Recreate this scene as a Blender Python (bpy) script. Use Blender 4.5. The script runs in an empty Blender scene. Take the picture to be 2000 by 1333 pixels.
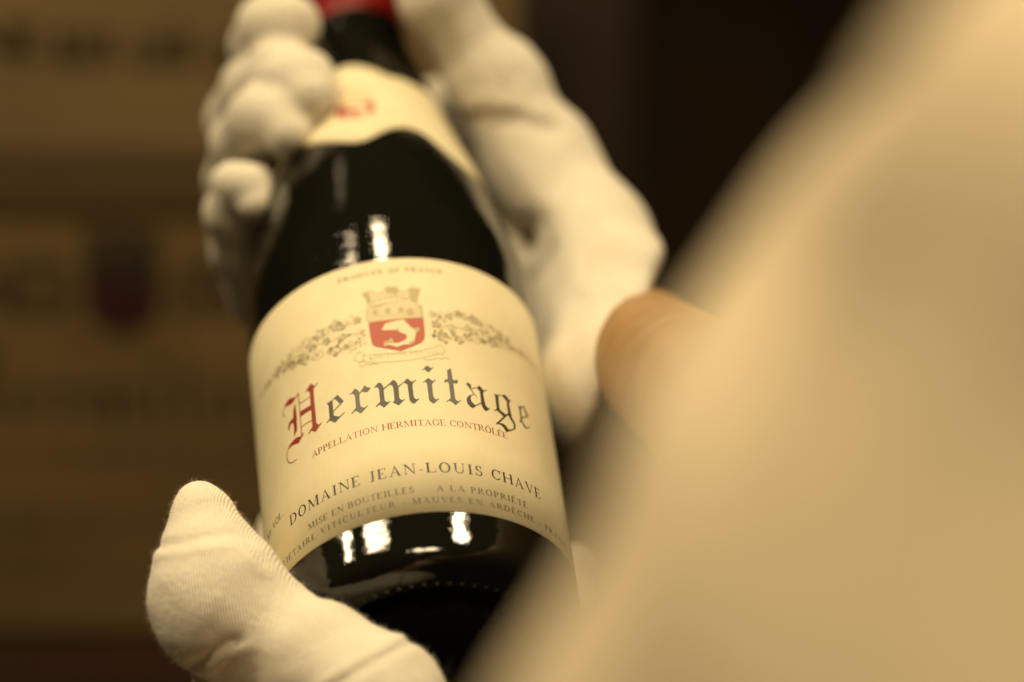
import bpy, bmesh, math, random
import numpy as np
from mathutils import Matrix, Vector
from mathutils.geometry import tessellate_polygon

scene = bpy.context.scene
COL = scene.collection

# ------------------------------------------------------------------ camera
CAM_Z = 1.45
cam_d = bpy.data.cameras.new('camera')
cam = bpy.data.objects.new('camera', cam_d)
COL.objects.link(cam)
cam.location = (0, 0, CAM_Z)
cam.rotation_euler = (math.radians(90), 0, 0)
cam_d.sensor_width = 36.0
cam_d.lens = 5595.74 / 2000 * 36.0
cam_d.clip_start = 0.02
cam_d.clip_end = 30
cam_d.dof.use_dof = True
cam_d.dof.focus_distance = 0.750
cam_d.dof.aperture_fstop = 3.25
cam_d.dof.aperture_blades = 9
scene.camera = cam

# ------------------------------------------------------------------ world: a dim warm room
world = bpy.data.worlds.new('World')
scene.world = world
world.use_nodes = True
bg = world.node_tree.nodes['Background']
bg.inputs['Color'].default_value = (1.0, 0.60, 0.27, 1)
bg.inputs['Strength'].default_value = 0.028

# ------------------------------------------------------------------ lamps: ceiling fittings over the bottle, plus one added fill lamp
LAMP = (1.0, 0.785, 0.455)
def ceiling_or_fill_lamp(x, y, sx, sy, watts, rz=0.0, z=1.1, spread=150):
    d = bpy.data.lights.new('ceiling_or_fill_lamp', 'AREA')
    d.shape = 'RECTANGLE'
    d.size, d.size_y = sx, sy
    d.energy = watts * 1.05
    d.color = LAMP
    d.spread = math.radians(spread)
    o = bpy.data.objects.new('ceiling_or_fill_lamp', d)
    COL.objects.link(o)
    o.location = (x, y, CAM_Z + z)
    o.rotation_euler = (0, 0, rz)
    return o
ceiling_or_fill_lamp(-0.70, 0.565, 0.32, 0.15, 7.2)
ceiling_or_fill_lamp(0.40, 0.585, 0.14, 0.13, 6.2)
ceiling_or_fill_lamp(-0.16, 0.688, 0.085, 0.028, 1.6)
ceiling_or_fill_lamp(-0.52, 0.682, 0.05, 0.02, 0.25)
ceiling_or_fill_lamp(-1.25, 0.73, 0.08, 0.14, 4.5)
ceiling_or_fill_lamp(-0.53, 1.25, 0.035, 0.02, 0.03)
ceiling_or_fill_lamp(-0.02, -0.12, 0.40, 0.30, 9.5)  # added fill behind the camera, no real fitting; brightens sleeve and label

scene.view_settings.view_transform = 'Standard'
scene.view_settings.look = 'None'
scene.view_settings.exposure = 0.0
scene.view_settings.gamma = 1.0
scene.cycles.use_denoising = True
scene.cycles.max_bounces = 6

# ------------------------------------------------------------------ helpers
F, CX, CY = 5595.74, 1000.0, 666.5
def at(px, py, d):
    """point (mm, x right / y down / z forward of the camera) seen at a place of the photograph, d mm away"""
    return np.array([(px - CX) / F * d, (py - CY) / F * d, d])
def w(p):
    """camera-frame mm to world metres"""
    return Vector((p[0] / 1000, p[2] / 1000, CAM_Z - p[1] / 1000))
def warr(P):
    return np.stack([P[:, 0], P[:, 2], -P[:, 1]], 1) / 1000 + np.array([0, 0, CAM_Z])

def link(o, parent=None):
    COL.objects.link(o)
    if parent is not None:
        o.parent = parent
    return o
def tag(o, label=None, cat=None, group=None, kind=None):
    for k, v in (('label', label), ('category', cat), ('group', group), ('kind', kind)):
        if v: o[k] = v
    return o
def empty(name, mat):
    o = bpy.data.objects.new(name, None)
    o.empty_display_size = 0.02
    o.matrix_world = mat
    return link(o)
def mesh_obj(name, verts, faces, mat, parent=None, smooth=True):
    me = bpy.data.meshes.new(name)
    me.from_pydata([tuple(v) for v in verts], [], [tuple(f) for f in faces])
    me.update()
    if smooth:
        me.polygons.foreach_set('use_smooth', [True] * len(me.polygons))
    if mat: me.materials.append(mat)
    return link(bpy.data.objects.new(name, me), parent)
def bm_obj(name, bm, mat, parent=None, smooth=True):
    me = bpy.data.meshes.new(name)
    bm.to_mesh(me); bm.free()
    if smooth:
        me.polygons.foreach_set('use_smooth', [True] * len(me.polygons))
    me.materials.append(mat)
    return link(bpy.data.objects.new(name, me), parent)

# ------------------------------------------------------------------ materials
def mat_new(name, col, rough=0.6, spec=0.5, **kw):
    m = bpy.data.materials.new(name)
    m.use_nodes = True
    nt = m.node_tree
    b = nt.nodes['Principled BSDF']
    b.inputs['Base Color'].default_value = (*col, 1)
    b.inputs['Roughness'].default_value = rough
    b.inputs['Specular IOR Level'].default_value = spec
    for k, v in kw.items():
        b.inputs[k].default_value = v
    return m
def node(m, typ, **kw):
    n = m.node_tree.nodes.new(typ)
    for k, v in kw.items():
        setattr(n, k, v)
    return n
def wire(m, a, b): m.node_tree.links.new(a, b)
def bsdf(m): return m.node_tree.nodes['Principled BSDF']
def noise_colour(m, c0, c1, scale, detail=4, coord='Object', stretch=(1, 1, 1), lo=0.35, hi=0.65):
    tc = node(m, 'ShaderNodeTexCoord'); mp = node(m, 'ShaderNodeMapping'); nz = node(m, 'ShaderNodeTexNoise'); cr = node(m, 'ShaderNodeValToRGB')
    mp.inputs['Scale'].default_value = stretch
    nz.inputs['Scale'].default_value = scale; nz.inputs['Detail'].default_value = detail
    cr.color_ramp.elements[0].position = lo; cr.color_ramp.elements[1].position = hi
    cr.color_ramp.elements[0].color = (*c0, 1); cr.color_ramp.elements[1].color = (*c1, 1)
    wire(m, tc.outputs[coord], mp.inputs['Vector']); wire(m, mp.outputs[0], nz.inputs['Vector'])
    wire(m, nz.outputs['Fac'], cr.inputs['Fac']); wire(m, cr.outputs[0], bsdf(m).inputs['Base Color'])
    return nz
def bump_noise(m, scale, strength, dist=0.0002, detail=3, stretch=(1, 1, 1)):
    tc = node(m, 'ShaderNodeTexCoord'); mp = node(m, 'ShaderNodeMapping'); nz = node(m, 'ShaderNodeTexNoise'); bp = node(m, 'ShaderNodeBump')
    mp.inputs['Scale'].default_value = stretch
    nz.inputs['Scale'].default_value = scale; nz.inputs['Detail'].default_value = detail
    bp.inputs['Strength'].default_value = strength; bp.inputs['Distance'].default_value = dist
    wire(m, tc.outputs['Object'], mp.inputs['Vector']); wire(m, mp.outputs[0], nz.inputs['Vector'])
    wire(m, nz.outputs['Fac'], bp.inputs['Height']); wire(m, bp.outputs[0], bsdf(m).inputs['Normal'])
    return bp

M_GLASS = mat_new('dark_glass', (0.006, 0.006, 0.004), 0.03, 0.55)
bump_noise(M_GLASS, 330, 0.55, 0.00023, 8, (0.8, 0.8, 1.2))
M_PAPER = mat_new('label_paper', (0.80, 0.74, 0.56), 0.55, 0.3)
noise_colour(M_PAPER, (0.715, 0.637, 0.425), (0.755, 0.677, 0.462), 130)
bump_noise(M_PAPER, 900, 0.25, 0.0002, 4, (1, 1, 0.25))
M_BLACK = mat_new('black_ink', (0.04, 0.034, 0.02), 0.46, 0.55)
M_TEXT = mat_new('text_ink', (0.028, 0.023, 0.014), 0.5, 0.4)
M_RED = mat_new('red_ink', (0.27, 0.032, 0.02), 0.4, 0.5)
M_SHIELD = mat_new('shield_red_ink', (0.42, 0.088, 0.052), 0.5, 0.4)
M_PALE = mat_new('engraving_ink', (0.66, 0.585, 0.38), 0.55, 0.3)
M_MIDINK = mat_new('engraving_shade_ink', (0.47, 0.40, 0.22), 0.55, 0.3)
M_VINE = mat_new('vine_ink', (0.15, 0.12, 0.055), 0.55, 0.3)
M_CAPS = mat_new('red_foil', (0.17, 0.004, 0.004), 0.35, 0.5)
bump_noise(M_CAPS, 200, 0.2)
M_GLOVE = mat_new('white_cotton_knit', (0.80, 0.765, 0.69), 0.95, 0.1)
M_SLEEVE = mat_new('cream_jacket_cloth', (0.62, 0.53, 0.40), 0.9, 0.15)
noise_colour(M_SLEEVE, (0.60, 0.505, 0.355), (0.66, 0.56, 0.40), 40)
bump_noise(M_SLEEVE, 900, 0.3)
M_SKIN = mat_new('skin', (0.56, 0.27, 0.13), 0.5, 0.4)
noise_colour(M_SKIN, (0.29, 0.165, 0.062), (0.37, 0.21, 0.08), 60)
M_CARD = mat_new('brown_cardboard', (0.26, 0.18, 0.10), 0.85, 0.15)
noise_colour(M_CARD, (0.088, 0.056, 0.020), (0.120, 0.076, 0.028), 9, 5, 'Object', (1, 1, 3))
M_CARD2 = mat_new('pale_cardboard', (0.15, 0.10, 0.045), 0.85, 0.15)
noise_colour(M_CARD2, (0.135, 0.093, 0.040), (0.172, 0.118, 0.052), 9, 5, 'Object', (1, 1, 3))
M_CARDINK = mat_new('carton_black_ink', (0.02, 0.014, 0.007), 0.7, 0.2)
M_CARDRED = mat_new('carton_red_ink', (0.02, 0.0012, 0.0012), 0.7, 0.2)
M_SEAM_SHADE = mat_new('seam_shade', (0.060, 0.034, 0.012), 0.5, 0.4)  # shade of the gap between the stacked cartons, as a colour
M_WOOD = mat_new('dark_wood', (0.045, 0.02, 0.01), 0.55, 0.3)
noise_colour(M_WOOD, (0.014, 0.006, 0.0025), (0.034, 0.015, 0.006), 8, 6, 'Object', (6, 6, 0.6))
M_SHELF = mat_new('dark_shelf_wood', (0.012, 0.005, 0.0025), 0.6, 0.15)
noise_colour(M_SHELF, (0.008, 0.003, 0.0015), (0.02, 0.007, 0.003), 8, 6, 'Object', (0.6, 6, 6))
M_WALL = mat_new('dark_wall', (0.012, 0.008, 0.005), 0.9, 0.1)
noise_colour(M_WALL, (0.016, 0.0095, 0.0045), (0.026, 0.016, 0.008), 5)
# knit: ribs follow the 'rib' / 'row' coordinates stored on the glove mesh
def knit(m):
    def wavein(attr, per):
        a = node(m, 'ShaderNodeAttribute', attribute_name=attr)
        k = node(m, 'ShaderNodeMath', operation='MULTIPLY'); k.inputs[1].default_value = 2 * math.pi / per
        s = node(m, 'ShaderNodeMath', operation='SINE')
        wire(m, a.outputs['Fac'], k.inputs[0]); wire(m, k.outputs[0], s.inputs[0])
        return s
    s1, s2 = wavein('rib', 0.76), wavein('row', 0.56)
    mul = node(m, 'ShaderNodeMath', operation='MULTIPLY_ADD'); mul.inputs[1].default_value = 0.30
    wire(m, s2.outputs[0], mul.inputs[0]); wire(m, s1.outputs[0], mul.inputs[2])
    tc = node(m, 'ShaderNodeTexCoord'); nz = node(m, 'ShaderNodeTexNoise')
    nz.inputs['Scale'].default_value = 700; nz.inputs['Detail'].default_value = 4
    wire(m, tc.outputs['Object'], nz.inputs['Vector'])
    ad = node(m, 'ShaderNodeMath', operation='MULTIPLY_ADD'); ad.inputs[1].default_value = 3.6
    wire(m, nz.outputs['Fac'], ad.inputs[0]); wire(m, mul.outputs[0], ad.inputs[2])
    bp = node(m, 'ShaderNodeBump'); bp.inputs['Strength'].default_value = 0.6; bp.inputs['Distance'].default_value = 0.00022
    wire(m, ad.outputs[0], bp.inputs['Height']); wire(m, bp.outputs[0], bsdf(m).inputs['Normal'])
    nz2 = node(m, 'ShaderNodeTexNoise'); nz2.inputs['Scale'].default_value = 90; nz2.inputs['Detail'].default_value = 5
    wire(m, tc.outputs['Object'], nz2.inputs['Vector'])
    cr = node(m, 'ShaderNodeValToRGB')
    cr.color_ramp.elements[0].position = 0.3; cr.color_ramp.elements[1].position = 0.7
    cr.color_ramp.elements[0].color = (0.78, 0.715, 0.59, 1); cr.color_ramp.elements[1].color = (0.84, 0.785, 0.67, 1)
    wire(m, nz2.outputs['Fac'], cr.inputs['Fac']); wire(m, cr.outputs[0], bsdf(m).inputs['Base Color'])
    b = bsdf(m)
    b.inputs['Sheen Weight'].default_value = 0.25
    b.inputs['Sheen Roughness'].default_value = 0.5
knit(M_GLOVE)
M_FUZZ = mat_new('cotton_fibre', (0.82, 0.78, 0.70), 0.9, 0.1)

# ------------------------------------------------------------------ the bottle's frame (axis found from the label's printed baselines)
TH, PH = 0.713843, -0.157974
BASE = np.array([-22.29, 76.358, 755.733])
AX = np.array([math.sin(PH) * math.cos(TH), -math.cos(PH) * math.cos(TH), math.sin(TH)])
v = -BASE - AX * (-BASE @ AX)
NF = v / np.linalg.norm(v)            # towards the viewer
SD = np.cross(AX, NF)                 # towards the label's right
BASE0 = BASE - 9 * AX                 # standing plane of the bottle
def cw(p): return Vector((p[0], p[2], -p[1]))
BOTTLE_M = Matrix.Translation(w(BASE0)) @ Matrix((cw(SD), cw(-NF), cw(AX))).transposed().to_4x4()

PZ = [0, 100, 112, 125, 140, 155, 170, 185, 200, 215, 230, 250, 300]
PR = [41, 41, 41, 41, 38, 35, 31, 26.4, 23, 19.5, 16.2, 14.6, 14.3]
def smooth_profile():
    z = np.arange(0, 301, 1.0)
    r = np.interp(z, PZ, PR)
    for _ in range(40):
        r[95:290] = (r[94:289] + 2 * r[95:290] + r[96:291]) / 4
    return z, r
_Z, _R = smooth_profile()
def rad(z): return np.interp(z, _Z, _R)

def bottle_sdf(P):
    """approximate distance (mm) of camera-frame points to the bottle's outside"""
    Q = P - BASE0
    z = Q @ AX
    rho = np.linalg.norm(Q - z[..., None] * AX, axis=-1)
    d = (rho - rad(z)) * 0.93
    return np.maximum(d, -z)
# ------------------------------------------------------------------ the bottle
def lathe(name, prof, mat, parent, seg=160):
    verts, faces = [], []
    for r, z in prof:
        for k in range(seg):
            t = 2 * math.pi * k / seg
            verts.append((r * math.sin(t) / 1000, -r * math.cos(t) / 1000, z / 1000))
    for i in range(len(prof) - 1):
        for k in range(seg):
            a0, a1 = i * seg + k, i * seg + (k + 1) % seg
            faces.append((a0, a1, a1 + seg, a0 + seg))
    return mesh_obj(name, verts, faces, mat, parent)

bottle = empty('wine_bottle', BOTTLE_M)
tag(bottle, 'dark glass wine bottle with cream Hermitage label held tilted between two white gloves', 'wine bottle')
prof = [(0.01, 16), (8, 15.5), (16, 13.5), (22, 10), (26.5, 5.5), (29, 1.8), (30.6, 0.2), (31.5, 0), (33.4, 0), (35.6, 0.2), (37.6, 0.7), (39.0, 1.5), (40.0, 2.6), (40.65, 4.0), (40.95, 5.6), (41, 7.2), (41, 10)]
prof += [(r, z) for z, r in zip(_Z[14:], _R[14:]) if z <= 284]
prof += [(14.3, 285), (15.4, 286), (15.6, 288), (15.4, 293), (14.4, 296), (0.01, 296.2)]
lathe('glass_body', prof, M_GLASS, bottle)
cap = [(rad(z) + 0.25, z) for z in np.arange(236.5, 284, 2.5)] + [(14.6, 284.5), (15.75, 286), (15.95, 288), (15.8, 293.2), (14.8, 296.3), (12, 296.8), (0.01, 296.9)]
cap = [(rad(236.5) + 0.02, 236.4)] + cap
lathe('foil_capsule', cap, M_CAPS, bottle, 96)
# knurled ring on the foot
bm = bmesh.new()
for k in range(62):
    t = 2 * math.pi * (k + 0.3) / 62
    mm = Matrix.Translation((0.0325 * math.sin(t), -0.0325 * math.cos(t), 0.0001)) @ Matrix.Rotation(t, 4, 'Z') @ Matrix.Diagonal((0.0011, 0.0013, 0.0006, 1))
    bmesh.ops.create_icosphere(bm, subdivisions=2, radius=1, matrix=mm)
bm_obj('foot_knurling', bm, M_GLASS, bottle)

# --- surfaces that carry print: (u mm around, z mm up) -> bottle-local metres
def on_glass(u, z, off):
    r = float(rad(z)) if z > 14 else 41.0
    t = u / 41.0
    r += off
    return (r * math.sin(t) / 1000, -r * math.cos(t) / 1000, z / 1000)

def sheet(name, us, zlo, zhi, rows, off, mat, parent):
    """paper sheet with real thickness lying on the glass"""
    verts, faces = [], []
    n = len(us)
    rim = []
    for j in range(rows + 1):
        for i, u in enumerate(us):
            z = zlo[i] + (zhi[i] - zlo[i]) * j / rows
            verts.append(on_glass(u, z, off))
    for j in range(rows):
        for i in range(n - 1):
            faces.append((j * n + i, j * n + i + 1, (j + 1) * n + i + 1, (j + 1) * n + i))
    loop = [i for i in range(n)] + [(j + 1) * n - 1 for j in range(1, rows + 1)] + [rows * n + i for i in range(n - 2, -1, -1)] + [j * n for j in range(rows - 1, 0, -1)]
    base = len(verts)
    for q in loop:
        j, i = divmod(q, n)
        z = zlo[i] + (zhi[i] - zlo[i]) * j / rows
        verts.append(on_glass(us[i], z, 0.005))
    L = len(loop)
    for k in range(L):
        faces.append((loop[(k + 1) % L], loop[k], base + k, base + (k + 1) % L))
    return mesh_obj(name, verts, faces, mat, parent)

us = np.linspace(-64, 68, 133)
def corner(u):   # slightly rounded corners
    e = max(0.0, max(-60 - u, u - 64))
    return 4 - math.sqrt(max(0, 16 - e * e))
LZ0, LZ1 = 16.45, 105.2
front = sheet('front_label', us, [LZ0 + corner(u) for u in us], [LZ1 - corner(u) for u in us], 4, 0.13, M_PAPER, bottle)

class Print:
    """flat ink shapes collected as triangles in (u, z) mm"""
    lift = 0.0
    def __init__(self, name, mat, grain=1.1):
        self.name, self.mat, self.grain = name, mat, grain
        self.V, self.T, self.layer = [], [], 0
    def poly(self, outer, holes=()):
        loops = [[Vector((p[0], p[1], 0)) for p in L] for L in (outer, *holes)]
        pts = [p for L in loops for p in L]
        tris = tessellate_polygon(loops)
        self.layer = (self.layer + 1) % 6
        stack = [tuple((pts[i].x, pts[i].y) for i in t) for t in tris]
        g = self.grain
        while stack:
            t = stack.pop()
            d = [abs(t[i][0] - t[(i + 1) % 3][0]) for i in range(3)]
            k = d.index(max(d))
            if d[k] > g:
                a, b, c = t[k], t[(k + 1) % 3], t[(k + 2) % 3]
                m = ((a[0] + b[0]) / 2, (a[1] + b[1]) / 2)
                stack += [(a, m, c), (m, b, c)]
            else:
                area = (t[1][0] - t[0][0]) * (t[2][1] - t[0][1]) - (t[2][0] - t[0][0]) * (t[1][1] - t[0][1])
                if area < 0: t = (t[0], t[2], t[1])
                i0 = len(self.V)
                self.V += [(*p, self.layer) for p in t]
                self.T.append((i0, i0 + 1, i0 + 2))
    def stroke(self, pts, wd):
        P = np.array(pts, float)
        if len(P) > 2:   # soften
            Q = [P[0]]
            for i in range(len(P) - 1):
                Q += [P[i] * 0.75 + P[i + 1] * 0.25, P[i] * 0.25 + P[i + 1] * 0.75]
            Q.append(P[-1]); P = np.array(Q)
        d = np.gradient(P, axis=0)
        d /= np.linalg.norm(d, axis=1)[:, None] + 1e-9
        nn = np.stack([-d[:, 1], d[:, 0]], 1) * wd / 2
        self.poly(list(map(tuple, P + nn)) + list(map(tuple, (P - nn)[::-1])))
    def on_bottle(self, parent, off):
        return mesh_obj(self.name, [on_glass(u, z, off + 0.003 * k) for u, z, k in self.V], self.T, self.mat, parent, False)
    def flat(self, parent, place):
        return mesh_obj(self.name, [place(u, z, k) for u, z, k in self.V], self.T, self.mat, parent, False)

ART = {'red':[[[[-1333,3395],[-1281,3445],[-1234,3483],[-1215,3493],[-1186,3454],[-1157,3418],[-1110,3452],[-1103,3433],[-1176,3375],[-1182,3336],[-1186,3168],[-1186,2986],[-1185,2845],[-1187,2835],[-1185,2778],[-1148,2733],[-1108,2747],[-1100,2732],[-1151,2695],[-1208,2648],[-1224,2648],[-1264,2692],[-1286,2708],[-1331,2673],[-1339,2689],[-1297,2735],[-1265,2749],[-1258,2778],[-1256,2876],[-1258,2889],[-1253,3038],[-1254,3148],[-1249,3328],[-1255,3367],[-1276,3399],[-1291,3405],[-1327,3389]]],[[[-1529,3339],[-1519,3307],[-1519,3199],[-1514,3054],[-1523,3049],[-1526,2916],[-1534,2875],[-1569,2839],[-1603,2819],[-1588,2925],[-1590,3020],[-1602,3053],[-1635,3059],[-1662,3038],[-1680,2990],[-1698,2983],[-1706,3029],[-1690,3091],[-1653,3119],[-1594,3125],[-1582,3129],[-1582,3181],[-1566,3261]]],[[[-1442,3485],[-1456,3479],[-1491,3441],[-1532,3451],[-1607,3491],[-1667,3491],[-1717,3466],[-1736,3443],[-1726,3421],[-1670,3401],[-1597,3380],[-1552,3392],[-1507,3421],[-1471,3428],[-1441,3457]]],[[[-1452,3144],[-1394,3139],[-1250,3133],[-1249,3048],[-1338,3055],[-1442,3053],[-1455,3064]]],[[[-1411,2754],[-1429,2726],[-1468,2699],[-1519,2652],[-1549,2656],[-1602,2682],[-1667,2694],[-1728,2691],[-1760,2680],[-1733,2721],[-1678,2748],[-1609,2767],[-1545,2766],[-1480,2736],[-1448,2752],[-1421,2764]]]],'redS':[[15,[[-1446,3478],[-1451,3396],[-1450,3273],[-1451,3062],[-1453,3062],[-1452,2968],[-1458,2838],[-1458,2725]]],[14,[[-1728,3438],[-1764,3409],[-1785,3375],[-1783,3332],[-1756,3272]]],[15,[[-1451,3298],[-1406,3276],[-1342,3270],[-1279,3279],[-1251,3283]]],[16,[[-1451,2867],[-1384,2880],[-1314,2879],[-1253,2865]]],[15,[[-1745,2690],[-1775,2652],[-1788,2608],[-1784,2539],[-1761,2482],[-1722,2441],[-1673,2421],[-1624,2416],[-1587,2418]]]],'blk':[[[[-1003,3015],[-914,3029],[-824,3082],[-745,2938],[-755,2919],[-897,2826],[-907,2818],[-909,2759],[-832,2705],[-754,2748],[-746,2735],[-894,2635],[-908,2639],[-963,2697],[-983,2704],[-1024,2686],[-1032,2700],[-984,2731],[-977,2740],[-972,2961],[-987,2996]],[[-906,3018],[-870,3030],[-804,2915],[-908,2838]]],[[[-568,3078],[-536,3046],[-522,3017],[-519,2986],[-475,3027],[-444,3074],[-425,3081],[-402,3040],[-359,3023],[-357,3009],[-395,2967],[-423,2959],[-459,2975],[-479,2992],[-517,2955],[-522,2870],[-520,2769],[-514,2741],[-469,2708],[-424,2733],[-417,2722],[-504,2644],[-527,2629],[-542,2641],[-576,2684],[-602,2701],[-647,2666],[-659,2677],[-617,2720],[-587,2748],[-583,2793],[-582,2926],[-584,2967],[-603,2995],[-619,3008],[-650,2994],[-655,3006],[-616,3034],[-586,3068]]],[[[-310,3006],[-257,3068],[-233,3075],[-209,3056],[-194,3022],[-183,2966],[-100,3031],[-60,3074],[-41,3079],[-16,3050],[3,3003],[7,2962],[95,3030],[127,3070],[143,3079],[163,3053],[191,3020],[212,3022],[245,3047],[254,3036],[203,2986],[196,2939],[195,2772],[201,2731],[232,2706],[256,2722],[267,2711],[195,2639],[179,2634],[154,2659],[134,2698],[133,2738],[133,2945],[130,2972],[97,3003],[82,3005],[9,2935],[9,2874],[6,2768],[11,2740],[39,2713],[71,2730],[75,2718],[2,2645],[-19,2632],[-38,2649],[-90,2695],[-64,2720],[-61,2786],[-59,2940],[-66,2975],[-87,3002],[-102,3002],[-183,2939],[-188,2913],[-188,2766],[-186,2739],[-149,2714],[-120,2726],[-113,2717],[-198,2639],[-214,2633],[-232,2661],[-260,2691],[-275,2692],[-306,2668],[-318,2681],[-258,2741],[-251,2762],[-251,2956],[-257,2984],[-273,3002],[-305,2998]]],[[[335,2993],[392,3053],[418,3077],[441,3053],[470,3027],[485,3028],[511,3049],[517,3036],[462,2977],[457,2953],[454,2778],[460,2732],[488,2700],[523,2721],[533,2715],[461,2639],[442,2628],[425,2638],[395,2678],[389,2704],[391,2764],[391,2965],[386,2992],[367,3006],[339,2986]]],[[[346,3209],[404,3280],[430,3297],[450,3270],[477,3251],[503,3273],[507,3263],[450,3189],[427,3173],[409,3191],[388,3222],[373,3225],[351,3203]]],[[[688,3228],[723,3260],[746,3274],[751,3244],[750,3088],[767,3067],[794,3071],[831,3088],[810,3017],[787,3009],[755,3014],[753,2974],[751,2805],[751,2738],[767,2711],[790,2701],[823,2730],[830,2721],[747,2631],[734,2628],[711,2659],[676,2685],[655,2686],[624,2666],[618,2678],[670,2721],[685,2743],[687,2783],[689,2998],[678,3020],[649,3014],[620,2997],[641,3063],[665,3069],[682,3075],[685,3133]]],[[[942,3053],[976,3065],[1006,3042],[1009,3008],[1002,2975],[1056,2999],[1096,3014],[1136,3061],[1159,3034],[1192,2992],[1248,3028],[1250,3016],[1189,2964],[1179,2921],[1182,2826],[1189,2733],[1222,2691],[1252,2706],[1254,2693],[1200,2636],[1175,2626],[1148,2650],[1131,2697],[1125,2739],[1038,2671],[992,2622],[953,2632],[916,2685],[909,2744],[922,2790],[956,2837],[1027,2877],[985,2958],[942,3027]],[[1004,2960],[1094,2999],[1130,2959],[1126,2761],[1041,2692],[1019,2693],[984,2735],[974,2776],[983,2822],[1005,2849],[1037,2869],[1037,2893]]],[[[1348,2999],[1384,2991],[1445,3008],[1499,3027],[1557,3062],[1596,3027],[1619,2999],[1662,3006],[1623,2965],[1607,2927],[1608,2849],[1616,2756],[1622,2680],[1653,2643],[1670,2582],[1661,2525],[1636,2487],[1575,2441],[1482,2375],[1466,2381],[1436,2433],[1398,2461],[1350,2464],[1327,2442],[1312,2454],[1461,2630],[1451,2647],[1363,2703],[1324,2679],[1321,2692],[1358,2723],[1366,2752],[1371,2903],[1369,2972]],[[1429,2986],[1493,3013],[1566,2952],[1560,2826],[1560,2738],[1513,2693],[1421,2731],[1416,2781],[1421,2906]],[[1543,2692],[1564,2695],[1585,2645],[1626,2595],[1633,2538],[1615,2494],[1530,2436],[1507,2454],[1470,2495],[1429,2504],[1373,2488]]],[[[1777,2978],[1830,2993],[1919,3048],[1937,3006],[1985,2910],[1968,2882],[1826,2780],[1828,2733],[1857,2696],[1897,2662],[1979,2718],[1995,2714],[1887,2635],[1855,2635],[1810,2693],[1792,2701],[1749,2681],[1751,2692],[1791,2727],[1800,2858],[1797,2953]],[[1845,2979],[1895,3011],[1944,2886],[1830,2803],[1834,2877]]]],'blkS':[[10,[[1036,2881],[1077,2834]]]],'pale':[[[[-330,4699],[-263,4718],[-181,4720],[-161,4677],[-140,4656],[-23,4664],[1,4738],[88,4737],[162,4725],[167,4654],[287,4639],[316,4701],[386,4708],[471,4679],[415,4521],[384,4388],[447,4382],[463,4305],[458,4158],[79,4137],[-283,4158],[-307,4219],[-291,4399],[-253,4435],[-278,4551]],[[-232,4468],[-140,4516],[1,4543],[139,4540],[274,4507],[250,4492],[109,4465],[-29,4462],[-147,4440],[-229,4437]]]],'mid':[[[[-235,4438],[-125,4435],[-7,4458],[-103,4415],[-209,4405]]],[[[412,4381],[452,4366],[448,4158],[431,4157],[434,4304]]],[[[-330,4699],[-242,4697],[-221,4535],[-259,4499],[-278,4551]]],[[[1,4730],[162,4721],[160,4639],[120,4581],[67,4634],[7,4612]]],[[[316,4696],[465,4676],[394,4427],[327,4458],[315,4568]]],[[[-40,4340],[-3,4373],[28,4329],[-3,4241],[-36,4262]]],[[[144,4345],[191,4357],[207,4278],[157,4236]]],[[[229,4276],[315,4335],[349,4210],[266,4182]]],[[[-212,4362],[-154,4364],[-151,4270],[-199,4251]]]],'light':[[[[84,4375],[96,4327],[135,4315],[103,4280],[105,4234],[73,4261],[37,4243],[47,4295],[28,4329],[65,4331]]],[[[-69,4346],[-51,4327],[-58,4251],[-78,4239],[-90,4273],[-86,4326]]]],'shield':[[[[-284,4155],[-35,4147],[217,4151],[461,4150],[458,3966],[450,3828],[431,3752],[379,3690],[247,3626],[105,3563],[-81,3637],[-214,3697],[-267,3749],[-282,3905],[-285,4044]]]],'dolph':[[[[-119,3987],[-64,4083],[30,4105],[181,4126],[233,4076],[250,4014],[301,3950],[372,3972],[391,3934],[377,3903],[335,3881],[316,3813],[288,3692],[240,3672],[150,3679],[56,3644],[-9,3685],[-53,3700],[-111,3689],[-98,3769],[-46,3774],[-8,3821],[16,3764],[17,3718],[96,3715],[180,3759],[207,3803],[195,3857],[147,3884],[94,3928],[39,3951],[-40,3964],[-97,3967]]]],'dolphd':[[[[307,3947],[372,3967],[391,3934],[374,3900],[335,3885]]],[[[-98,3766],[-52,3772],[-8,3816],[12,3757],[12,3719],[-51,3722],[-93,3700]]],[[[210,3711],[293,3752],[284,3692],[241,3676]]],[[[56,3956],[87,3982],[118,3948],[93,3921]]],[[[202,4109],[233,4076],[241,4037],[209,4062]]]],'banS':[[8,[[-543,3569],[-508,3630],[-474,3678],[-426,3677],[-397,3600],[-422,3525],[-454,3494]]],[5,[[-397,3600],[-113,3546],[170,3533],[436,3577],[580,3631]]],[5,[[-543,3569],[-454,3498],[-148,3403],[145,3385],[399,3434],[651,3525]]],[9,[[580,3631],[608,3668],[667,3670],[704,3577],[648,3494],[638,3516]]],[9,[[-477,3506],[-446,3390],[-375,3450],[-333,3407],[-284,3430],[-219,3387]]],[9,[[386,3422],[417,3389],[499,3399],[571,3434],[640,3418],[691,3462],[747,3432]]]]}
def art(pr, key, f=lambda p: p):
    for item in ART[key]:
        if key.endswith('S'):
            pr.stroke([f((a / 50, b / 50)) for a, b in item[1]], max(item[0] / 50, 0.12) * pr.lscale)
        else:
            pr.poly(*[[f((a / 50, b / 50)) for a, b in item[0]]], [[f((a / 50, b / 50)) for a, b in h] for h in item[1:]])
Print.lscale = 1.0

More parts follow.
